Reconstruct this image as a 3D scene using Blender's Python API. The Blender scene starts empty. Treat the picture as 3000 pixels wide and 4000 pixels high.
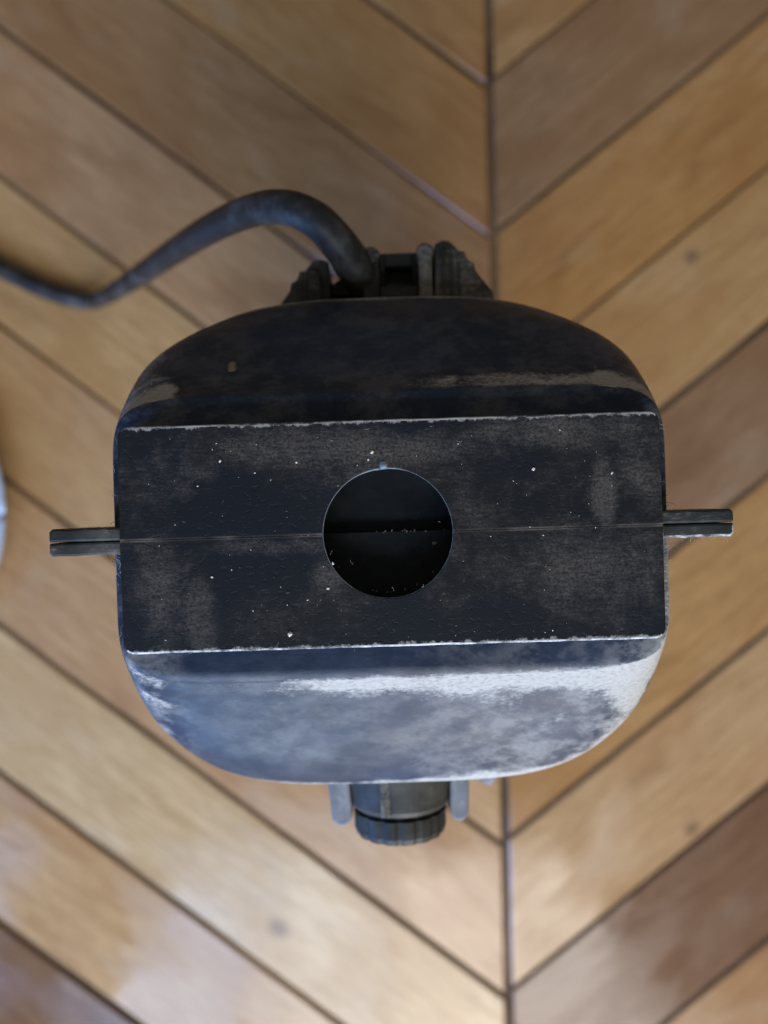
import bpy, bmesh, math, random
import numpy as np
from mathutils import Vector, Matrix, noise as mnoise
R = math.radians
random.seed(7)
S = bpy.context.scene
C = S.collection
MM = 0.001

# ------------------------------------------------------------------ camera
H = 0.280                                   # height of the appliance
cd = bpy.data.cameras.new('camera')
cam = bpy.data.objects.new('camera', cd); C.objects.link(cam)
cam.location = (0, 0, H + 0.170); cam.rotation_euler = (0, 0, 0)
cd.sensor_fit = 'HORIZONTAL'; cd.sensor_width = 7.0
cd.lens = 3.5 / math.tan(R(26)); cd.clip_start = 0.005; cd.clip_end = 50
cd.dof.use_dof = True; cd.dof.focus_distance = 0.1705; cd.dof.aperture_fstop = 2.0
S.camera = cam

# ------------------------------------------------------------------ light
w = bpy.data.worlds.new('World'); S.world = w; w.use_nodes = True
w.node_tree.nodes['Background'].inputs[0].default_value = (1.0, 0.90, 0.80, 1)
w.node_tree.nodes['Background'].inputs[1].default_value = 0.18
S.view_settings.view_transform = 'Standard'; S.view_settings.look = 'None'
S.view_settings.exposure = 0.0; S.view_settings.gamma = 1.0

def area(name, loc, rot, sx, sy, power, col):
    l = bpy.data.lights.new(name, 'AREA'); l.shape = 'RECTANGLE'; l.size = sx; l.size_y = sy
    l.energy = power; l.color = col
    o = bpy.data.objects.new(name, l); C.objects.link(o); o.location = loc; o.rotation_euler = rot
    return o
# a tall window at the near side of the room, two panes, the left one full of blue sky
area('window_pane_light', (-0.375, -0.90, 0.86), (R(90), 0, 0), 0.25, 1.50, 9.5, (0.41, 0.63, 1.0))
area('window_pane_light', (-0.115, -0.90, 0.86), (R(90), 0, 0), 0.23, 1.50, 8.6, (0.74, 0.86, 1.0))
area('added_blue_strip_light', (-0.80, -0.66, 0.50), (R(90), 0, R(-48)), 0.22, 0.90, 12.0, (0.14, 0.38, 1.0))  # added strip lamp for blue sheen on the shell's left; no window known there
area('window_pane_light', (0.255, -0.90, 0.86), (R(90), 0, 0), 0.45, 1.50, 16.5, (1.0, 0.97, 0.93))

# ------------------------------------------------------------------ node helpers
def mat(name):
    m = bpy.data.materials.new(name); m.use_nodes = True
    nt = m.node_tree
    return m, nt, nt.nodes['Principled BSDF']
class G:
    def __init__(s, nt): s.nt = nt; s.n = nt.nodes; s.l = nt.links
    def put(s, sock, v):
        if v is None: return
        if hasattr(v, 'is_output'): s.l.new(v, sock)
        else:
            if hasattr(sock.default_value, '__len__') and not hasattr(v, '__len__'): v = (v,) * len(sock.default_value)
            if hasattr(sock.default_value, '__len__') and len(sock.default_value) == 4 and len(v) == 3: v = tuple(v) + (1,)
            sock.default_value = v
    def coord(s, scale=(1, 1, 1), rot=(0, 0, 0), off=None):
        t = s.n.new('ShaderNodeTexCoord'); m = s.n.new('ShaderNodeMapping')
        s.l.new(t.outputs['Object'], m.inputs[0]); m.inputs['Scale'].default_value = scale; m.inputs['Rotation'].default_value = rot
        if off is not None: s.put(m.inputs['Location'], off)
        return m.outputs[0]
    def noise(s, vec, scale, detail=4, rough=.55, dist=0, w=None):
        t = s.n.new('ShaderNodeTexNoise')
        if w is not None: t.noise_dimensions = '4D'; s.put(t.inputs['W'], w)
        s.put(t.inputs['Vector'], vec); t.inputs['Scale'].default_value = scale; t.inputs['Detail'].default_value = detail
        t.inputs['Roughness'].default_value = rough; t.inputs['Distortion'].default_value = dist
        return t.outputs[0]
    def ramp(s, f, a, b, lo=0., hi=1.):
        t = s.n.new('ShaderNodeMapRange'); t.interpolation_type = 'SMOOTHSTEP'
        s.put(t.inputs[0], f); t.inputs[1].default_value = a; t.inputs[2].default_value = b
        t.inputs[3].default_value = lo; t.inputs[4].default_value = hi
        return t.outputs[0]
    def math(s, op, a, b=None, c=None, clamp=False):
        t = s.n.new('ShaderNodeMath'); t.operation = op; t.use_clamp = clamp
        s.put(t.inputs[0], a); s.put(t.inputs[1], b); s.put(t.inputs[2], c)
        return t.outputs[0]
    def mix(s, f, a, b, blend='MIX'):
        t = s.n.new('ShaderNodeMix'); t.data_type = 'RGBA'; t.blend_type = blend
        s.put(t.inputs[0], f); s.put(t.inputs[6], a); s.put(t.inputs[7], b)
        return t.outputs[2]
    def attr(s, name, typ='GEOMETRY'):
        t = s.n.new('ShaderNodeAttribute'); t.attribute_name = name; t.attribute_type = typ
        return t
    def bump(s, h, strength, dist, normal=None):
        t = s.n.new('ShaderNodeBump'); t.inputs['Strength'].default_value = strength; t.inputs['Distance'].default_value = dist
        s.put(t.inputs['Height'], h)
        if normal is not None: s.l.new(normal, t.inputs['Normal'])
        return t.outputs[0]

def plastic(name, base, dustc, base_rough=.42, patch=.0, dust_rough=.95):
    """moulded plastic under dust; the mesh attribute 'dust' says where dust has settled, and paints one lit side strip"""
    m, nt, p = mat(name); g = G(nt)
    co = g.coord()
    a = g.attr('dust').outputs['Fac']
    n1 = g.noise(g.coord((1, 1.7, 1), (0, 0, R(-20))), 150, 10, .72, .25)                     # clumps of about 5 mm
    n2 = g.noise(g.coord((1, 2.4, 1)), 900, 5, .65)    # fine
    n3 = g.noise(co, 55, 4, .5)
    s1 = g.math('ADD', g.math('MULTIPLY', n1, .55), g.math('MULTIPLY', n2, .25))
    s1 = g.math('ADD', s1, g.math('MULTIPLY', n3, .20))
    thr = g.math('SUBTRACT', .78, g.math('MULTIPLY', a, .43))
    d = g.math('SUBTRACT', s1, thr)
    f = g.ramp(d, -.06, .16)
    f = g.math('ADD', f, g.ramp(n3, .45, .8, 0, patch), clamp=True)
    f = g.math('MULTIPLY', f, g.ramp(n2, .25, .6, .62, 1))
    fl = g.attr('film').outputs['Fac']
    n4 = g.noise(g.coord((1, 1.5, 1), (0, 0, R(-24))), 95, 12, .72, 0)
    film = g.math('MULTIPLY', fl, g.ramp(g.math('ADD', g.math('MULTIPLY', n4, .7), g.math('MULTIPLY', n1, .3)), .45, .60, .06, 1))
    f = g.math('MAXIMUM', f, film)
    b2 = g.mix(g.ramp(n3, .3, .7), base, tuple(c * 1.5 for c in base))
    g.put(p.inputs['Base Color'], g.mix(f, b2, dustc))
    g.put(p.inputs['Roughness'], g.math('ADD', g.math('MULTIPLY', f, dust_rough - base_rough), g.ramp(n1, .3, .7, base_rough - .08, base_rough + .12), clamp=True))
    g.put(p.inputs['Specular IOR Level'], g.ramp(n4, .36, .64, .15, .29))
    h = g.math('ADD', g.math('MULTIPLY', n2, .5), g.math('MULTIPLY', f, 1.0))
    g.put(p.inputs['Normal'], g.bump(h, .35, .0002))
    return m

M = {}
M['shell'] = plastic('navy_black_plastic', (.012, .020, .038), (.38, .37, .345), .33, .02)
M['dark'] = plastic('black_plastic', (.020, .022, .021), (.24, .225, .20), .5, .45)
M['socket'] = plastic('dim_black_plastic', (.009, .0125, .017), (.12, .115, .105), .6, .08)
M['spout'] = plastic('worn_black_plastic', (.019, .019, .017), (.21, .20, .17), .5, .26)
M['prong'] = plastic('dusty_grey_plastic', (.14, .15, .17), (.55, .56, .58), .5, .5)

def band_mat():
    m, nt, p = mat('scuffed_black_plastic'); g = G(nt)
    co = g.coord()
    big = g.noise(co, 30, 3, .5, 0.4)
    mid = g.noise(co, 150, 9, .74, .5)
    scr = g.noise(g.coord((1, 6, 1)), 330, 8, .75)       # scuffs along the band
    fine = g.noise(co, 1500, 4, .7)
    a = g.attr('dust').outputs['Fac']
    v = g.math('ADD', g.math('MULTIPLY', big, .38), g.math('MULTIPLY', mid, .42))
    v = g.math('ADD', v, g.math('MULTIPLY', scr, .20))
    st = None
    for bx_, by_, rx, ry, k in ((-50, -13, 7, 13, .16), (-42, -17, 4, 9, .20), (44, -11, 14, 11, .20), (50, -19, 9, 6, .12), (-6, 18.5, 34, 4.5, .17), (-46, 15, 9, 8, .13), (34, 21, 26, 4, .17),
                                (46, 7, 3, 8, .24), (54, 14, 5, 10, .12), (-27, -2.2, 16, 2.2, .20), (-14, -9, 4, 4, .17), (-8, 13, 12, 5, .10), (38, -4, 10, 3, .12)):
        m_ = g.coord((1000 / rx, 1000 / ry, 0), (0, 0, 0), (-bx_ / rx, -by_ / ry, 0))
        vm = nt.nodes.new('ShaderNodeVectorMath'); vm.operation = 'LENGTH'; g.l.new(m_, vm.inputs[0])
        q = g.ramp(vm.outputs['Value'], .2, 1.5, k, 0)
        st = q if st is None else g.math('MAXIMUM', st, q)
    v = g.math('ADD', v, g.math('SUBTRACT', g.math('MULTIPLY', st, .75), .015))
    f = g.ramp(v, .465, .70)
    f = g.math('MULTIPLY', f, g.ramp(scr, .25, .65, .45, 1))
    f = g.math('MULTIPLY', f, g.ramp(fine, .34, .62, .2, 1))
    base = g.mix(g.ramp(big, .35, .65), (.0080, .0105, .0140), (.0110, .0112, .0120))
    col = g.mix(f, base, (.100, .086, .075))
    sep = nt.nodes.new('ShaderNodeSeparateXYZ'); g.l.new(g.coord(), sep.inputs[0])
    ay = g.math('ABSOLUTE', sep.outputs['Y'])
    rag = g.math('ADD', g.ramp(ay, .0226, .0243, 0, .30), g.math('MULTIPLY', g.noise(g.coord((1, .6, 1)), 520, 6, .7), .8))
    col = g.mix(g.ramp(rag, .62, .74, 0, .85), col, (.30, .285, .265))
    seam = g.math('MULTIPLY', g.ramp(ay, .00012, .00055, 1, 0), g.ramp(g.noise(co, 60, 5, .6), .42, .62, .15, .9))
    col = g.mix(seam, col, (.17, .14, .115))
    g.put(p.inputs['Base Color'], col)
    g.put(p.inputs['Roughness'], g.ramp(f, 0, 1, .50, .95))
    p.inputs['Specular IOR Level'].default_value = .15
    pits = g.ramp(g.noise(co, 700, 3, .6), .56, .66)
    h = g.math('ADD', g.math('MULTIPLY', fine, .35), g.math('MULTIPLY', scr, .3))
    h = g.math('SUBTRACT', h, g.math('MULTIPLY', pits, .5))
    g.put(p.inputs['Normal'], g.bump(h, .5, .0002))
    return m
M['band'] = band_mat()

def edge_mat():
    m, nt, p = mat('worn_and_lit_edge'); g = G(nt)  # wear on the band edges; on one lug a lit edge put into colour
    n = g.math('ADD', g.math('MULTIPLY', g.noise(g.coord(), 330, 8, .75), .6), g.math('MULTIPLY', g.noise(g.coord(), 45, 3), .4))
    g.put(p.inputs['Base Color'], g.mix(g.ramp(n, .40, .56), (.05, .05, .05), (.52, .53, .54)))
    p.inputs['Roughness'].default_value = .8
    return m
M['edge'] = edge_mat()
def plain(name, c, r=.8):
    m, nt, p = mat(name); g = G(nt)
    n = g.noise(g.coord(), 500, 4)
    g.put(p.inputs['Base Color'], g.mix(n, tuple(x * .7 for x in c), tuple(x * 1.25 for x in c)))
    p.inputs['Roughness'].default_value = r
    return m
M['grain'] = plain('pale_grit', (.62, .58, .5))
M['grit_dark'] = plain('brown_grit', (.13, .10, .06))
M['crumb'] = plain('grey_brown_crumb', (.24, .21, .17))
M['lint'] = plain('grey_lint', (.30, .29, .27))
M['rim'] = plain('pale_moulding_flash', (.12, .16, .18), .5)

def cord_mat():
    m, nt, p = mat('dusty_rubber'); g = G(nt)
    n = g.noise(g.coord(), 70, 6, .65)
    f = g.ramp(n, .46, .78, .0, .5)
    g.put(p.inputs['Base Color'], g.mix(f, (.018, .0185, .019), (.17, .165, .155)))
    p.inputs['Specular IOR Level'].default_value = .2
    g.put(p.inputs['Roughness'], g.ramp(f, 0, 1, .45, .85))
    g.put(p.inputs['Normal'], g.bump(g.noise(g.coord(), 900, 3), .2, .0002))
    return m
M['cord'] = cord_mat()

def wood_mat():
    m, nt, p = mat('varnished_wood'); g = G(nt)
    tone = g.attr('tone', 'OBJECT').outputs['Color']
    seed = g.attr('seed', 'OBJECT').outputs['Fac']
    grain = g.noise(g.coord((1.2, 16, 1)), 22, 7, .62, 1.2, seed)
    fine = g.noise(g.coord((2, 50, 1)), 40, 4, .6, 0, seed)
    blot = g.noise(g.coord((1, 1.8, 1)), 11, 4, .55, .6, seed)
    blot2 = g.noise(g.coord((.7, 1.5, 1)), 22, 3, .5, .4, g.math('ADD', seed, 7.3))
    c = g.mix(g.ramp(grain, .36, .66, 0, .60), tone, g.mix(1, tone, (.55, .46, .38), 'MULTIPLY'))
    c = g.mix(g.ramp(fine, .42, .66, 0, .40), c, g.mix(1, tone, (.5, .42, .36), 'MULTIPLY'))
    c = g.mix(g.ramp(blot, .46, .68, 0, .62), c, g.mix(1, tone, (.70, .58, .47), 'MULTIPLY'))
    pat = g.noise(g.coord((1, 1.3, 1)), 7, 3, .5, .5, g.math('ADD', seed, 3.1))
    c = g.mix(g.ramp(pat, .50, .64, 0, .45), c, g.mix(1, tone, (.66, .54, .44), 'MULTIPLY'))
    c = g.mix(g.ramp(blot2, .56, .74, 0, .16), c, (.48, .40, .30))      # worn, greyed varnish, and pale reflections off it put into the colour
    kn = g.attr('knot', 'OBJECT').outputs['Vector']
    sp3 = nt.nodes.new('ShaderNodeSeparateXYZ'); g.l.new(kn, sp3.inputs[0])
    so = nt.nodes.new('ShaderNodeSeparateXYZ'); g.l.new(g.coord(), so.inputs[0])
    dx = g.math('MULTIPLY', g.math('SUBTRACT', so.outputs[0], sp3.outputs[0]), .75); dy = g.math('SUBTRACT', so.outputs[1], sp3.outputs[1])
    kd = g.math('SQRT', g.math('ADD', g.math('MULTIPLY', dx, dx), g.math('MULTIPLY', dy, dy)))
    kd = g.math('ADD', kd, g.math('MULTIPLY', g.math('SUBTRACT', fine, .5), .003))
    kd = g.math('DIVIDE', kd, sp3.outputs[2])
    # dark streaks and old stains along the grain
    stn = g.noise(g.coord((1, 3.2, 1)), 9, 5, .6, .8, g.math('ADD', seed, 11.7))
    c = g.mix(g.ramp(stn, .54, .68, 0, .55), c, g.mix(1, tone, (.52, .42, .36), 'MULTIPLY'))
    c = g.mix(g.ramp(kd, .3, 1.25, .62, 0), c, (.08, .045, .03))
    # a few knots
    vt = nt.nodes.new('ShaderNodeTexVoronoi'); vt.voronoi_dimensions = '4D'
    g.put(vt.inputs['Vector'], g.coord((1, 2.0, 0))); vt.inputs['Scale'].default_value = 10; g.put(vt.inputs['W'], seed)
    c = g.mix(g.ramp(vt.outputs['Distance'], .025, .075, .75, 0), c, (.09, .05, .035))
    g.put(p.inputs['Base Color'], c)
    g.put(p.inputs['Roughness'], g.ramp(g.math('ADD', g.math('MULTIPLY', blot2, .6), g.math('MULTIPLY', blot, .4)), .40, .60, .05, .28))
    p.inputs['Specular IOR Level'].default_value = .5
    h = g.math('ADD', g.math('MULTIPLY', blot, 1.0), g.math('MULTIPLY', grain, .15))
    g.put(p.inputs['Normal'], g.bump(h, .16, .0015))
    return m
M['wood'] = wood_mat()
def filler():
    m, nt, p = mat('joint_filler'); g = G(nt)
    f = g.ramp(g.noise(g.coord(), 9, 5, .6, .4), .36, .66)
    g.put(p.inputs['Base Color'], g.mix(f, (.05, .034, .023), (.20, .13, .078))); p.inputs['Roughness'].default_value = .85; p.inputs['Specular IOR Level'].default_value = .2
    return m
M['filler'] = filler()

# ------------------------------------------------------------------ object helpers
def link(name, me, mats, parent=None, smooth=False):
    o = bpy.data.objects.new(name, me); C.objects.link(o)
    for m in mats: me.materials.append(m)
    if parent is not None: o.parent = parent
    if smooth:
        for f in me.polygons: f.use_smooth = True
    return o
def from_bm(name, bm, mats, parent=None, smooth=False):
    bmesh.ops.recalc_face_normals(bm, faces=bm.faces)
    me = bpy.data.meshes.new(name); bm.to_mesh(me); bm.free()
    return link(name, me, mats, parent, smooth)
def tag(o, label, cat, group=None):
    o['label'] = label; o['category'] = cat
    if group: o['group'] = group
def inset_loop(loop, d, fd=None):
    n = len(loop); out = []
    for i in range(n):
        p0, p1, p2 = Vector(loop[i - 1]), Vector(loop[i]), Vector(loop[(i + 1) % n])
        e1 = (p1 - p0).normalized(); e2 = (p2 - p1).normalized()
        n1 = Vector((-e1.y, e1.x)); n2 = Vector((-e2.y, e2.x))
        b = n1 + n2
        if b.length < 1e-6: b = n1
        b.normalize(); k = max(.35, b.dot(n1))
        dd = d * (fd(p1) if fd else 1)
        out.append(p1 + b * (dd / k))
    return out
def prism(bm, loop, ztop, zbot, ch=0.0, steps=1, edge_mi=None, fd=None, bot=None):
    """loop counter-clockwise in mm; chamfered / rounded upper edge"""
    rings = []
    lv = [(ch, ztop)]
    for s in range(1, steps + 1):
        t = s / steps * math.pi / 2
        lv.append((ch * (1 - math.sin(t)), ztop - ch * (1 - math.cos(t))))
    lv.append((0, zbot))
    if ch == 0: lv = [(0, ztop), (0, zbot)]
    for d, z in lv:
        l2 = inset_loop(loop, d, fd) if d > 0 else [Vector(p) for p in loop]
        if bot and z == zbot: l2 = [bot(p) for p in l2]
        rings.append([bm.verts.new((p.x * MM, p.y * MM, z * MM)) for p in l2])
    n = len(loop)
    bm.faces.new(rings[0]); bm.faces.new(list(reversed(rings[-1])))
    for r in range(len(rings) - 1):
        for i in range(n):
            f = bm.faces.new((rings[r][i], rings[r + 1][i], rings[r + 1][(i + 1) % n], rings[r][(i + 1) % n]))
            if edge_mi is not None and ch > 0 and r < steps and edge_mi(loop[i], loop[(i + 1) % n]): f.material_index = 1
            f.smooth = False
def box(bm, x0, x1, y0, y1, z0, z1, ch=.4):
    prism(bm, [(x0, y0), (x1, y0), (x1, y1), (x0, y1)], z1, z0, ch)
def set_dust(me, fn):
    at = me.attributes.new('dust', 'FLOAT', 'POINT')
    for i, v in enumerate(me.vertices): at.data[i].value = fn(v.co / MM)
def tube(bm, pts, rads, seg=16):
    """tube through points (mm), rotation-minimising frame"""
    P = [Vector(p) for p in pts]; prev = None; rings = []
    up = Vector((0, 0, 1))
    for i, p in enumerate(P):
        t = (P[min(i + 1, len(P) - 1)] - P[max(i - 1, 0)]).normalized()
        if prev is None: u = t.orthogonal().normalized()
        else: u = (prev - t * prev.dot(t)).normalized()
        prev = u; v = t.cross(u)
        rings.append([bm.verts.new((p + (u * math.cos(a) + v * math.sin(a)) * rads[i]) * MM) for a in [2 * math.pi * k / seg for k in range(seg)]])
    for a, b in zip(rings, rings[1:]):
        for k in range(seg): bm.faces.new((a[k], a[(k + 1) % seg], b[(k + 1) % seg], b[k]))
    bm.faces.new(list(reversed(rings[0]))); bm.faces.new(rings[-1])
def catmull(pts, sub=10):
    out = []; A = [np.array(p, float) for p in pts]
    for i in range(len(A) - 1):
        p0 = A[max(i - 1, 0)]; p1 = A[i]; p2 = A[i + 1]; p3 = A[min(i + 2, len(A) - 1)]
        for k in range(sub):
            t = k / sub
            out.append(.5 * ((2 * p1) + (p2 - p0) * t + (2 * p0 - 5 * p1 + 4 * p2 - p3) * t * t + (3 * p1 - p0 - 3 * p2 + p3) * t ** 3))
    out.append(A[-1]); return out

# ------------------------------------------------------------------ floor: chevron planks
fl_rot = R(1.17); A_ = R(37.6); PITCH = 86.8; COL = 470.0; SPX = 65.7
bm = bmesh.new(); s = 1.9
for x, y in ((-s, -s), (s, -s), (s, s), (-s, s)): bm.verts.new((x, y, 0))
bm.verts.ensure_lookup_table(); bm.faces.new(bm.verts[:])
floor = from_bm('floor', bm, [M['filler']]); floor['kind'] = 'structure'
floor.location = (SPX * MM, 0, -.0022); floor.rotation_euler = (0, 0, fl_rot)
tan_, gold, orange, dark = (.45, .285, .140), (.47, .300, .138), (.41, .235, .092), (.20, .113, .064)
light, grey, pink, brown = (.53, .375, .205), (.32, .203, .108), (.44, .275, .145), (.36, .210, .098)
TONE = {(0, 3): gold, (0, 2): grey, (0, 1): orange, (0, 0): gold, (0, -1): (.26, .158, .086), (0, -2): orange, (0, -3): tan_, (0, -4): dark, (0, -5): brown,
        (-1, 4): orange, (-1, 3): orange, (-1, 2): orange, (-1, 1): brown, (-1, 0): pink, (-1, -1): gold, (-1, -2): tan_, (-1, -3): pink,
        (-1, -4): light, (-1, -5): tan_, (-1, -6): dark}
def plank_mesh(c, gap):
    up = 1 if c % 2 == 0 else -1                      # runs up to the right, or down to the right
    ends = 2.1; ch = .8
    half = COL / 2 - ends
    t = math.tan(A_) * up
    hv = (PITCH - gap / math.cos(A_)) / 2
    loop = [(-half, -half * t - hv), (half, half * t - hv), (half, half * t + hv), (-half, -half * t + hv)]
    a = up * A_
    ca, sa = math.cos(-a), math.sin(-a)
    loop = [(x * ca - y * sa, x * sa + y * ca) for x, y in loop]
    b = bmesh.new(); prism(b, loop, 0, -6, ch)
    bmesh.ops.recalc_face_normals(b, faces=b.faces)
    me = bpy.data.meshes.new('plank'); b.to_mesh(me); b.free(); me.materials.append(M['wood'])
    return me, a, t
rng = random.Random(3)
meshes = {(c, v): plank_mesh(c, gp) for c in (0, 1) for v, gp in enumerate((1.5, 2.4, 3.0, 3.5))}
for c in range(-3, 3):
    for k in range(-13, 12):
        me, a, t = meshes[(c % 2, rng.randrange(4))]
        ph = -14.0 if c % 2 == 0 else -18.5
        u = (c + .5) * COL + rng.uniform(-.5, .5)
        vmid = ph + (k + .5) * PITCH + math.tan(A_) * COL / 2 + rng.uniform(-.6, .6)
        if abs(vmid) > 1250: continue
        o = bpy.data.objects.new('plank', me); C.objects.link(o); o.parent = floor
        o.location = (u * MM, vmid * MM, .0022 + rng.uniform(-.0003, .0003)); o.rotation_euler = (rng.uniform(-.001, .001), rng.uniform(-.0006, .0006), a)
        col = TONE.get((c, k)) or rng.choice([tan_, gold, orange, brown, pink, light])
        j = rng.uniform(.95, 1.05)
        o['tone'] = [float(x * j) for x in col]; o['seed'] = rng.uniform(0, 50)
        o['knot'] = [rng.uniform(-.22, .22) + (5 if rng.random() < .75 else 0), rng.choice((-1, 1)) * rng.uniform(.012, .06), rng.uniform(.003, .005)]

# the knots and dark flecks that show in the photograph
fm = Matrix.Translation(floor.location) @ Matrix.Rotation(fl_rot, 4, 'Z')
for kx, ky, kr in ((176, 146, .0045), (176, -181, .0042), (-93, -233, .0052), (-195, -160, .0050), (-60, -238, .006), (255, -262, .005)):
    best = None
    for o in floor.children:
        q = (fm @ Matrix.LocRotScale(o.location, o.rotation_euler, None)).inverted() @ Vector((kx * MM, ky * MM, 0))
        if abs(q.y) < .034 and abs(q.x) < .30 and (best is None or abs(q.x) < abs(best[1].x)): best = (o, q)
    if best: best[0]['knot'] = [best[1].x, best[1].y, kr]

# ------------------------------------------------------------------ the appliance
root = bpy.data.objects.new('corded_appliance', None); C.objects.link(root)
root.location = (.0016, -.0045, 0); root.rotation_euler = (0, 0, R(1.75))
tag(root, 'dusty black plastic appliance with a round hole in its flat top and two side lugs', 'appliance')
T = H / MM                                            # top of the band, mm above the floor

def sup(a, b, n, N):
    th = np.linspace(0, math.pi, 6001)
    x = a * np.sign(np.cos(th)) * np.abs(np.cos(th)) ** (2 / n); y = b * np.abs(np.sin(th)) ** (2 / n)
    L = np.concatenate([[0], np.cumsum(np.hypot(np.diff(x), np.diff(y)))]); q = np.linspace(0, L[-1], N)
    return np.interp(q, L, x), np.interp(q, L, y)
# z below the top, half width, half depth rear, half depth front, squareness, dust
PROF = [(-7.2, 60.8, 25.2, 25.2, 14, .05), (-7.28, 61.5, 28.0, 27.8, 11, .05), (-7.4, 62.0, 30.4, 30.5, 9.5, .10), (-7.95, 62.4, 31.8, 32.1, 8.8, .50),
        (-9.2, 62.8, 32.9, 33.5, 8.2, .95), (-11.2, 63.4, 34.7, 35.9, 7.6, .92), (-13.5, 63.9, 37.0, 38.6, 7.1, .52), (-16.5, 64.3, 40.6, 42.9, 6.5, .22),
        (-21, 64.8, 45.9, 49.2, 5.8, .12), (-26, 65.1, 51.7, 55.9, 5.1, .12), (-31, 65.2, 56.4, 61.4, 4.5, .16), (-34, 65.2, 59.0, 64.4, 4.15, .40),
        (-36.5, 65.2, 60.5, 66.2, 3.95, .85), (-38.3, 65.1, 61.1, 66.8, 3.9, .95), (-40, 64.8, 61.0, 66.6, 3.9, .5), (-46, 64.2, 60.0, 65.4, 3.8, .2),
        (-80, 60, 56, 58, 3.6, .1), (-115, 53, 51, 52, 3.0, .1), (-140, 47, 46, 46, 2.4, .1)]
PZ = [p[0] for p in PROF]
zs = []
for i in range(len(PROF) - 1):
    m_ = 6 if PROF[i][0] > -40 else 3
    zs += [PZ[i] + (PZ[i + 1] - PZ[i]) * k / m_ for k in range(m_)]
zs.append(PZ[-1])
def prof(z):
    """smooth interpolation of the profile"""
    idx = np.interp(-z, [-q for q in PZ], range(len(PZ))); i = int(min(idx, len(PZ) - 2)); t = idx - i
    i0, i3 = max(i - 1, 0), min(i + 2, len(PZ) - 1)
    out = []
    for c in range(1, 6):
        p0, p1, p2, p3 = PROF[i0][c], PROF[i][c], PROF[i + 1][c], PROF[i3][c]
        h1 = (p2 - p0) / max(1e-6, PZ[i0] - PZ[i + 1]) * (PZ[i] - PZ[i + 1]); h2 = (p3 - p1) / max(1e-6, PZ[i] - PZ[i3]) * (PZ[i] - PZ[i + 1])
        if c == 5: h1 = h2 = (p2 - p1)
        out.append((2 * t**3 - 3 * t**2 + 1) * p1 + (t**3 - 2 * t**2 + t) * h1 + (-2 * t**3 + 3 * t**2) * p2 + (t**3 - t**2) * h2)
    return out
def shell(name, front):
    N = 150; vs = []; dust = []; film = []; faces = []
    for z in zs:
        a, br, bf, n, d = prof(z)
        if not front and z < -24: n *= 1 - .15 * min(1, (-24 - z) / 10)
        x, y = sup(a, bf if front else br, n, N)
        if front: y = -y; 
        for i in range(N):
            yy = y[i] + (-.12 if front else .12)
            vs.append((x[i] * MM, yy * MM, (T + z) * MM))
            fx, fy = abs(x[i]) / a, abs(yy) / (bf if front else br)
            corner = max(0, min(1, (min(fx, fy) - .74) / .12)) if z > -45 else 0
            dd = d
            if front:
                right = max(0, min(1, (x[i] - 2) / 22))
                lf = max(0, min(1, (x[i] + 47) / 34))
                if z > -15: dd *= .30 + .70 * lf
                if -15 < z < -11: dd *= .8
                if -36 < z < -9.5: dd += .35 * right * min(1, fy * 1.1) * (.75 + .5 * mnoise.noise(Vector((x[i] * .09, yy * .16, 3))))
                if fx > .96 and x[i] > 0 and z > -24: dd += .5  # brightness of the lit right side strip, painted through the dust mask
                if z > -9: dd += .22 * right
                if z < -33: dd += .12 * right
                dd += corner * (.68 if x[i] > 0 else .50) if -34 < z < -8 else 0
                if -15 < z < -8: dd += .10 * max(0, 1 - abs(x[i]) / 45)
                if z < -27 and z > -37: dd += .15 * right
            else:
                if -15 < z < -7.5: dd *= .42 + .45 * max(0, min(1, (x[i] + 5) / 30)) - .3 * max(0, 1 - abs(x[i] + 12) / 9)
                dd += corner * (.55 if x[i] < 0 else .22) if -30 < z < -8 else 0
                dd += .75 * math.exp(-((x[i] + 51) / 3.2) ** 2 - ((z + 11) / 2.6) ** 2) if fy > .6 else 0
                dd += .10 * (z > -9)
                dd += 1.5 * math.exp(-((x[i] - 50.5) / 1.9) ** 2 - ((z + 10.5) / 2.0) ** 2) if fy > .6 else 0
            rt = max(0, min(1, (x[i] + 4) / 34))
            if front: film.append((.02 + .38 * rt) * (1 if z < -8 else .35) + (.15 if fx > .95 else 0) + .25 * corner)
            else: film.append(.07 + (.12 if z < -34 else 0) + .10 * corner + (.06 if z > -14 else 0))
            if z < -42: film[-1] = .08
            dust.append(dd)
    for r in range(len(zs) - 1):
        for i in range(N - 1):
            q = (r * N + i, r * N + i + 1, (r + 1) * N + i + 1, (r + 1) * N + i)
            faces.append(q if front else q[::-1])
    me = bpy.data.meshes.new(name); me.from_pydata(vs, [], faces)
    at = me.attributes.new('dust', 'FLOAT', 'POINT'); at.data.foreach_set('value', dust)
    at = me.attributes.new('film', 'FLOAT', 'POINT'); at.data.foreach_set('value', film)
    o = link(name, me, [M['shell']], root, True)
    b = bmesh.new(); b.from_mesh(me); bmesh.ops.recalc_face_normals(b, faces=b.faces); b.to_mesh(me); b.free()
    return o
rear = shell('rear_shell', False); front = shell('front_shell', True)

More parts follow.
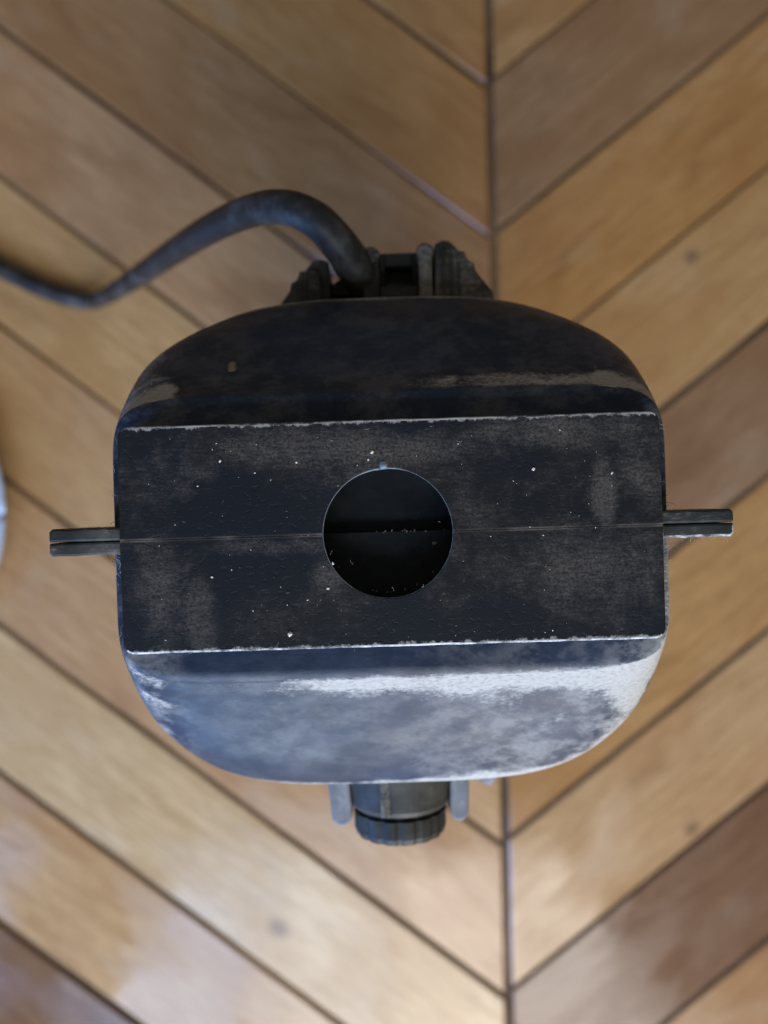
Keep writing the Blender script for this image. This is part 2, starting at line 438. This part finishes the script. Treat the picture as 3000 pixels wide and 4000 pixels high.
# flat band across the top, one half on each shell, with half of the round hole
HR = 14.15; HX = -.75; BW = 58.7; BD = 24.6
def band(front, parent):
    loop = []
    def rc(cx, cy, r, a0, a1, n=6): return [(cx + r * math.cos(R(a0 + (a1 - a0) * k / n)), cy + r * math.sin(R(a0 + (a1 - a0) * k / n))) for k in range(n + 1)]
    g = .03
    a0 = math.asin(g / HR); cor = 2.4
    arc = [(HR * math.cos(t), HR * math.sin(t)) for t in np.linspace(math.pi - a0, a0, 61)]
    N = 40
    top = [(BW - cor - (2 * (BW - cor)) * k / N, BD) for k in range(1, N)]
    loop = [(-BW, g)] + [(x, g) for x in np.linspace(-BW, -HR, 14)[1:-1]] + arc + [(x, g) for x in np.linspace(HR, BW, 14)[1:-1]] + [(BW, g)] + rc(BW - cor, BD - cor, cor, 0, 90) + top + rc(-BW + cor, BD - cor, cor, 90, 180)
    if front: loop = [(-x, -y) for x, y in loop]
    r2 = random.Random(5 + front)
    # worn, slightly ragged outer edge
    lo = []
    for x, y in loop:
        if abs(y) > BD - .01: y *= 1 + r2.uniform(-.0035, .0015)
        if math.hypot(x, y) < HR + .3: x += HX
        lo.append((x, y))
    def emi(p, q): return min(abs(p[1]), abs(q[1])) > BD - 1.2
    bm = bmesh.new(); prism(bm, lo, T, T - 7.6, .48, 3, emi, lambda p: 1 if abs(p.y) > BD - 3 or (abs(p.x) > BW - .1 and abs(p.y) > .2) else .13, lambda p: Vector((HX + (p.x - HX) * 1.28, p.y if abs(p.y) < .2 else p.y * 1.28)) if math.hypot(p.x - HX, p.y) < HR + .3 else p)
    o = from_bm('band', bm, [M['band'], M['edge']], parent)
    set_dust(o.data, lambda v: 0)
    return o
b_r = band(0, rear); b_f = band(1, front)
# finer top face so that dust can vary over it: dust is steered by a procedural map instead
# lugs
def lug(sx, front, parent):
    x0, x1 = 58.4, 74.3
    y0, y1 = (.10, 3.0)
    lp = [(x0, y0), (x1 - .2, y0), (x1, y0 + .3), (x1, y1 - .7), (x1 - .7, y1), (x0, y1)]
    rj = random.Random(int(sx * 3 + front * 7 + 40)); l2 = []
    for i_ in range(len(lp)):
        p_, q_ = lp[i_], lp[(i_ + 1) % len(lp)]; n_ = 9 if abs(q_[0] - p_[0]) > 5 and p_[1] > 1 else 1
        for k_ in range(n_): l2.append((p_[0] + (q_[0] - p_[0]) * k_ / n_, p_[1] + (q_[1] - p_[1]) * k_ / n_ + (rj.uniform(-.16, .08) if k_ else 0)))
    lp = l2
    if sx < 0: lp = [(-x, y) for x, y in lp][::-1]
    if front: lp = [(x, -y) for x, y in lp][::-1]
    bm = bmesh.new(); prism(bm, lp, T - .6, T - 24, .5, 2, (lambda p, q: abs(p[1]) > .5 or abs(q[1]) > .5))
    o = from_bm('lug', bm, [M['dark'], M['edge'] if front and sx > 0 else M['spout']], parent)  # paler edge on the front right lug only: its lit chamfer put into colour
    set_dust(o.data, lambda v: .5)
for sx in (-1, 1):
    lug(sx, 0, rear); lug(sx, 1, front)

# socket under the round hole
bm = bmesh.new(); N = 72; D = 17
rings = [[bm.verts.new(((HR + dr) * math.cos(2 * math.pi * k / N) * MM, (HR + dr) * math.sin(2 * math.pi * k / N) * MM, (T + z) * MM)) for k in range(N)] for dr, z in ((4.2, -7.7), (4.2, -D), (5.2, -D), (5.2, -7.7))]
for q in range(4):
    a, b = rings[q], rings[(q + 1) % 4]
    for k in range(N): bm.faces.new((a[k], a[(k + 1) % N], b[(k + 1) % N], b[k]))
sock = from_bm('socket', bm, [M['socket']], root, False); set_dust(sock.data, lambda v: .0)
def half_disc(r, front, ztop, zbot, name):
    lp = [(r * math.cos(t), r * math.sin(t) if 0 else max(.02, r * math.sin(t))) for t in np.linspace(0, math.pi, 40)]
    if front: lp = [(-x, -y) for x, y in lp]
    bm = bmesh.new(); prism(bm, lp, T + ztop, T + zbot, .05, 1)
    o = from_bm(name, bm, [M['socket']], sock); set_dust(o.data, lambda v: .16 if front else 0)
half_disc(18.3, 0, -15.5, -18, 'socket_floor'); half_disc(18.3, 1, -12.0, -18, 'socket_floor')
# thin moulding flash round the hole, thicker at the back, with a burr
bm = bmesh.new()
pts, rad = [], []
rg = random.Random(2)
for k in range(121):
    t = 2 * math.pi * k / 120 + R(95)
    e = abs(((math.degrees(t) - 95 + 180) % 360) - 180)
    pts.append((HX + (HR - .08) * math.cos(t), (HR - .08) * math.sin(t), T - .22)); rad.append((.10 if 90 < math.degrees(t) % 360 < 235 else .045) + .22 * max(0, 1 - e / 26) + rg.uniform(0, .03))
tube(bm, pts, rad, 8)
from_bm('rim', bm, [M['rim']], sock, True)
bm = bmesh.new(); bmesh.ops.create_icosphere(bm, subdivisions=3, radius=.95 * MM)
for v in bm.verts: v.co *= 1 + .18 * mnoise.noise(v.co * 1500); v.co.z *= .6
o = from_bm('burr', bm, [M['rim']], sock, True); o.location = (-1.2 * MM, (HR + .55) * MM, (T - .1) * MM)

# cord bracket at the back, below the rim
cb = bpy.data.objects.new('cord_bracket', None); C.objects.link(cb); cb.parent = root
def bz(name, loop, z1, z0, m=M['dark'], d=.2, ch=.5):
    bm = bmesh.new(); prism(bm, loop, T + z1, T + z0, ch, 2); o = from_bm(name, bm, [m], cb); set_dust(o.data, lambda v: d); return o
steps_ = [(13.9, 52), (30.5, 52), (30.0, 63.5), (25.5, 69.5), (25.0, 71.6), (23.4, 72.6), (22.6, 74.8), (21.0, 75.0), (19.8, 76.6), (18.4, 77.8), (16.6, 78.0), (14.6, 77.0)]
bz('toothed_block', steps_, -44, -64, d=.6)
bz('toothed_block', [(-x, y - 3.5) for x, y in steps_][::-1], -46, -66, d=.0)
def rib(x, w_, y1, z1, d=.6):
    lp = [(x - w_ / 2, 52), (x + w_ / 2, 52)] + [(x + w_ / 2 * math.cos(t), y1 - w_ / 2 + w_ / 2 * math.sin(t)) for t in np.linspace(0, math.pi, 9)]
    bz('rib', lp, z1, -62, M['spout'], d)
rib(-18.6, 3.4, 71, -44); rib(-3.0, 4.6, 76.6, -47, .5); rib(11.8, 3.6, 76.2, -43.5, .75)
for k in range(4):      # mouldings stepping down the right-hand block, knobs on the ribs
    bz('ridge', [(16.2 + 2.1 * k, 58), (17.2 + 2.1 * k, 58), (17.2 + 2.1 * k, 75.8 - 2.0 * k), (16.2 + 2.1 * k, 75.8 - 2.0 * k)], -43.3 - .3 * k, -46, M['spout'], .5, .3)
for x_, y_, z_ in ((-3.0, 75.4, -46), (11.8, 74.9, -42.8)):
    bz('knob', [(x_ + 2.5 * math.cos(t), y_ + 2.3 * math.sin(t)) for t in np.linspace(0, 2 * math.pi, 17)[:-1]], z_, -56, M['dark'], .7, .8)
bz('cross_bar', [(-14.5, 66), (-6, 66), (-6, 69), (-14.5, 69)], -52, -60, M['dark'], .6)
bz('ledge', [(-.6, 58), (9.9, 58), (9.9, 66.5), (-.6, 66.5)], -46.5, -50.3, M['spout'], .5)
bm = bmesh.new()
for x0, x1, y0, y1 in ((-.6, .8, 52, 77), (8.7, 9.9, 52, 77), (.85, 8.65, 73.4, 77), (.85, 8.65, 52, 68.6)):
    box(bm, x0, x1, y0, y1, T - 60, T - 50.5, .4)
o = from_bm('slotted_plate', bm, [M['dark']], cb); set_dust(o.data, lambda v: .4)
bm = bmesh.new(); prism(bm, [(-25, 50), (27, 50), (24, 68), (12, 76.5), (-4, 76.5), (-16, 70), (-24, 66)], T - 57.5, T - 68, .4)
o = from_bm('back_plate', bm, [M['dark']], cb); set_dust(o.data, lambda v: .1)

# cord: out of the bracket, over, and down to the floor  (world mm -> local)
inv = (Matrix.Translation(root.location) @ Matrix.Rotation(root.rotation_euler.z, 4, 'Z')).inverted()
KEY = [(3.9, 54.2, -60, 5.2), (-1.9, 61.9, -55, 5.2), (-7.7, 67.7, -49, 5.2), (-12.8, 73.5, -44, 5.0), (-19.0, 78.7, -41, 4.8), (-28.2, 82.9, -44, 4.5), (-40.2, 86.6, -58, 4.4), (-57.4, 90.5, -84, 4.4), (-78.9, 95.8, -122, 4.4), (-104.6, 101.8, -168, 4.4), (-132.2, 109.0, -218, 4.4), (-153.2, 115.5, -256, 4.4), (-166.1, 118.5, -273, 4.4), (-177.9, 121.2, -275.2, 4.9), (-192.3, 125.9, -275.2, 4.9), (-205.4, 131.9, -275.2, 4.9), (-217.1, 137.7, -275.2, 4.9), (-243.3, 153.4, -275.2, 4.9), (-330, 190, -275.2, 4.9), (-420, 194, -275.2, 4.9), (-560, 170, -275.2, 4.9)]
cu = catmull(KEY, 10)
loc = [inv @ Vector((p[0] * MM, p[1] * MM, H + p[2] * MM)) / 1 for p in cu]
bm = bmesh.new(); tube(bm, [v / MM for v in loc], [p[3] * 1.02 for p in cu], 20)
from_bm('cord', bm, [M['cord']], root, True)

# outlet at the front
sp = bpy.data.objects.new('outlet', None); C.objects.link(sp); sp.parent = root; sp.location = (0.5 * MM, 0, (T - 52) * MM)
def lathe_y(rows, seg, rot=0, rib_=0):
    bm = bmesh.new(); rings = []
    for r, y in rows:
        rings.append([bm.verts.new(((r - (rib_ if k % 6 < 2 else 0)) * math.cos(2 * math.pi * k / seg + rot) * MM, y * MM, (r - (rib_ if k % 6 < 2 else 0)) * math.sin(2 * math.pi * k / seg + rot) * MM)) for k in range(seg)])
    for a, b in zip(rings, rings[1:]):
        for k in range(seg): bm.faces.new((a[k], a[(k + 1) % seg], b[(k + 1) % seg], b[k]))
    bm.faces.new(rings[0]); bm.faces.new(rings[-1])
    return bm
o = from_bm('spout', lathe_y([(15, -50), (15, -66), (14.6, -70), (14.0, -75.4), (13.2, -76.8)], 56, 0), [M['spout']], sp); set_dust(o.data, lambda v: .35)
o = from_bm('neck', lathe_y([(11.9, -74), (11.9, -79)], 48), [M['dark']], sp); set_dust(o.data, lambda v: 0)
o = from_bm('cap', lathe_y([(11.6, -78.0), (12.9, -78.3), (12.9, -83.0), (12.3, -84.6), (10.6, -85.2)], 96, 0, .45), [M['spout']], sp); set_dust(o.data, lambda v: .35 if v.y < -82 else .15)
bm = bmesh.new(); prism(bm, [(-5.2, -76.2), (-2.6, -76.2), (-2.6, -60), (-5.2, -60)], 14.6, 10, .6, 2); o = from_bm('seam_rib', bm, [M['spout']], sp); set_dust(o.data, lambda v: .8)
for x0, x1, tip, lean in ((-20.6, -14.6, -81.5, 1.6), (14.2, 19.6, -81.0, -.6)):
    w2 = (x1 - x0) / 2; cx = (x0 + x1) / 2 + lean
    lp = [(x1, -58), (x0, -58)] + [(cx - w2 * .95 * math.cos(t), tip + w2 - w2 * math.sin(t)) for t in np.linspace(0, math.pi, 11)]
    lp = lp if sum((lp[i][0] * lp[(i + 1) % len(lp)][1] - lp[(i + 1) % len(lp)][0] * lp[i][1]) for i in range(len(lp))) > 0 else lp[::-1]
    bm = bmesh.new(); prism(bm, lp, 6, -8, .8, 2); o = from_bm('prong', bm, [M['prong']], sp); set_dust(o.data, lambda v: .5)
bm = bmesh.new(); prism(bm, [(19, -58), (22.5, -70.5), (25, -71.5), (27, -69.5), (25, -58)][::-1], 3, -6, .8, 2)
o = from_bm('clip', bm, [M['prong']], sp); set_dust(o.data, lambda v: .8)

# lower body and foot, hidden under the shells from straight above
o = from_bm('lower_body', lathe_y([(44, 0)], 3) if 0 else (lambda: (lambda bm: bm)(bmesh.new()))(), [M['shell']], root)
me = o.data
rows = [(46.6, -139), (45.5, -150), (44.5, -200), (43.5, -255), (44.5, -262)]
vs, fs = [], []; N = 64
for r, z in rows: vs += [(r * math.cos(2 * math.pi * k / N) * MM, r * math.sin(2 * math.pi * k / N) * MM, (T + z) * MM) for k in range(N)]
for q in range(len(rows) - 1):
    for k in range(N): fs.append((q * N + k, (q + 1) * N + k, (q + 1) * N + (k + 1) % N, q * N + (k + 1) % N))
me.clear_geometry(); me.from_pydata(vs, [], fs[:] ); me.polygons.foreach_set('use_smooth', [True] * len(me.polygons)); set_dust(me, lambda v: .1)
bm = bmesh.new(); prism(bm, [(52 * math.cos(t), 52 * math.sin(t)) for t in np.linspace(0, 2 * math.pi, 49)[:-1]], 19, 0, 2, 3)
o = from_bm('foot', bm, [M['dark']], root); set_dust(o.data, lambda v: .2)

# lint caught along the sides of the shells
bm = bmesh.new(); rg = random.Random(11)
def fibre(p, ln, rr=.05):
    d = Vector((rg.uniform(-1, 1), rg.uniform(-1, 1), rg.uniform(-.1, .6))).normalized(); q = Vector(p); P = [q.copy()]
    for _ in range(5):
        d = (d + Vector((rg.uniform(-.6, .6), rg.uniform(-.6, .6), rg.uniform(-.4, .4)))).normalized(); q = q + d * ln / 5; P.append(q.copy())
    tube(bm, P, [rr] * 6, 4)
for _ in range(60):
    sx = rg.choice((-1, 1)); y = rg.choice((rg.gauss(4, 3.2), rg.gauss(-5, 2), rg.uniform(-22, 22)))
    fibre((sx * (60.3 + rg.uniform(0, 1.2)), y, T - rg.uniform(3.5, 7)), rg.uniform(.8, 2.6))
for _ in range(18): fibre((rg.uniform(60, 73), -3 + rg.uniform(-.3, .3), T - 1.2), rg.uniform(.7, 1.8))
for _ in range(30): fibre((rg.uniform(-57, 57), -24.5, T - .8), rg.uniform(.4, 1.0), .04)
for _ in range(26): fibre((rg.uniform(-50, 50), rg.uniform(-23, 23), T + .05), rg.uniform(.5, 1.4), .035)
o = from_bm('lint', bm, [M['lint']], root); o['kind'] = 'stuff'

# ------------------------------------------------------------------ grit lying on the band
bm = bmesh.new(); rg = random.Random(21)
def grit(x, y, z, r, el=1.0):
    v0 = len(bm.verts); res = bmesh.ops.create_icosphere(bm, subdivisions=1, radius=1)
    a = rg.uniform(0, math.pi)
    for v in res['verts']:
        c = v.co * (1 + rg.uniform(-.25, .25)); c = Vector((c.x * el, c.y, c.z * .7)) * r
        v.co = Vector((x + c.x * math.cos(a) - c.y * math.sin(a), y + c.x * math.sin(a) + c.y * math.cos(a), z + c.z + r * .5)) * MM
n = 0
while n < 75:
    x, y = rg.uniform(-54, 55), rg.uniform(-23, 22)
    if math.hypot(x, y) < 15: continue
    if rg.random() > .45 + .4 * (abs(x) < 34 and y < 5): continue
    grit(x, y, T, rg.choice((.06, .06, .07, .08, .10, .14)), rg.uniform(1, 1.8)); n += 1
for x, y, r in ((-22.5, -21.2, .5), (-36.5, 16.6, .26), (-3.6, 17.6, .34), (31, 12.8, .3), (-20, 15.8, .22), (-12.8, -6.2, .28), (-14.0, -11.6, .3), (-4.5, 15.9, .2), (48, 11.5, .25), (-39, -8.4, .22)):
    grit(x, y, T, r, 1.4)
o = from_bm('grit', bm, [M['grain']]); o['kind'] = 'stuff'
o.location = root.location; o.rotation_euler = root.rotation_euler
tag(o, 'pale specks of grit scattered over the flat black top of the appliance', 'grit')
bm = bmesh.new()
for _ in range(12): grit(rg.choice((rg.uniform(-4, 4), rg.uniform(4, 12.6))), rg.gauss(.1, .12), T - 12.05, rg.uniform(.1, .2), 1.6)
for _ in range(9):
    a_ = rg.uniform(200, 340); grit(HX + 14 * math.cos(R(a_)), 14 * math.sin(R(a_)), T - 12.05, rg.uniform(.1, .28), 1.5)
grit(10, -3, T - 12, .45, 1.8)
o = from_bm('crumbs', bm, [M['crumb']], sock); o['kind'] = 'stuff'
# a crumb stuck on the rear shell
bm = bmesh.new(); bmesh.ops.create_icosphere(bm, subdivisions=3, radius=1.15 * MM)
for v in bm.verts: v.co *= 1 + .3 * mnoise.noise(v.co * 1100); v.co.y *= 1.25
o = from_bm('crumb', bm, [M['grit_dark']], None, True); o.location = (-.0356, .0339, H - .0155)
tag(o, 'small brown crumb stuck on the sloping dark rear shell of the appliance', 'crumb')

# ------------------------------------------------------------------ the round dish at the left edge
dish = bpy.data.objects.new('dish', None); C.objects.link(dish); dish.location = (-.3087, -.0010, 0)
tag(dish, 'round pale blue dish on the wooden floor, cut off by the left edge', 'dish')
def rot_z(name, rows, m, parent, N=96):
    vs, fs = [], []
    for r, z in rows: vs += [(r * math.cos(2 * math.pi * k / N) * MM, r * math.sin(2 * math.pi * k / N) * MM, z * MM) for k in range(N)]
    for q in range(len(rows) - 1):
        for k in range(N): fs.append((q * N + k, q * N + (k + 1) % N, (q + 1) * N + (k + 1) % N, (q + 1) * N + k))
    fs.append(tuple(range((len(rows) - 1) * N, len(rows) * N)))
    me = bpy.data.meshes.new(name); me.from_pydata(vs, [], fs); link(name, me, [m], parent, True)
M['dish'] = plain('pale_blue_grey_enamel', (.42, .50, .60), .3)
rot_z('wall', [(78, .2), (84, 1), (95, 12), (98.6, 18), (97, 18), (92, 12.5), (82, 4), (20, 3.2)], M['dish'], dish)
rot_z('rim', [(98.4, 16.6), (100.2, 17.2), (101, 18.4), (100.2, 19.6), (98.4, 20), (96.8, 19.4), (96.6, 18.2)], M['dish'], dish) if 0 else None
bm = bmesh.new(); P = [(99.2 * math.cos(t), 99.2 * math.sin(t), 18.4) for t in np.linspace(0, 2 * math.pi, 97)]
tube(bm, P, [1.7] * 97, 10); from_bm('rim', bm, [M['dish']], dish, True)
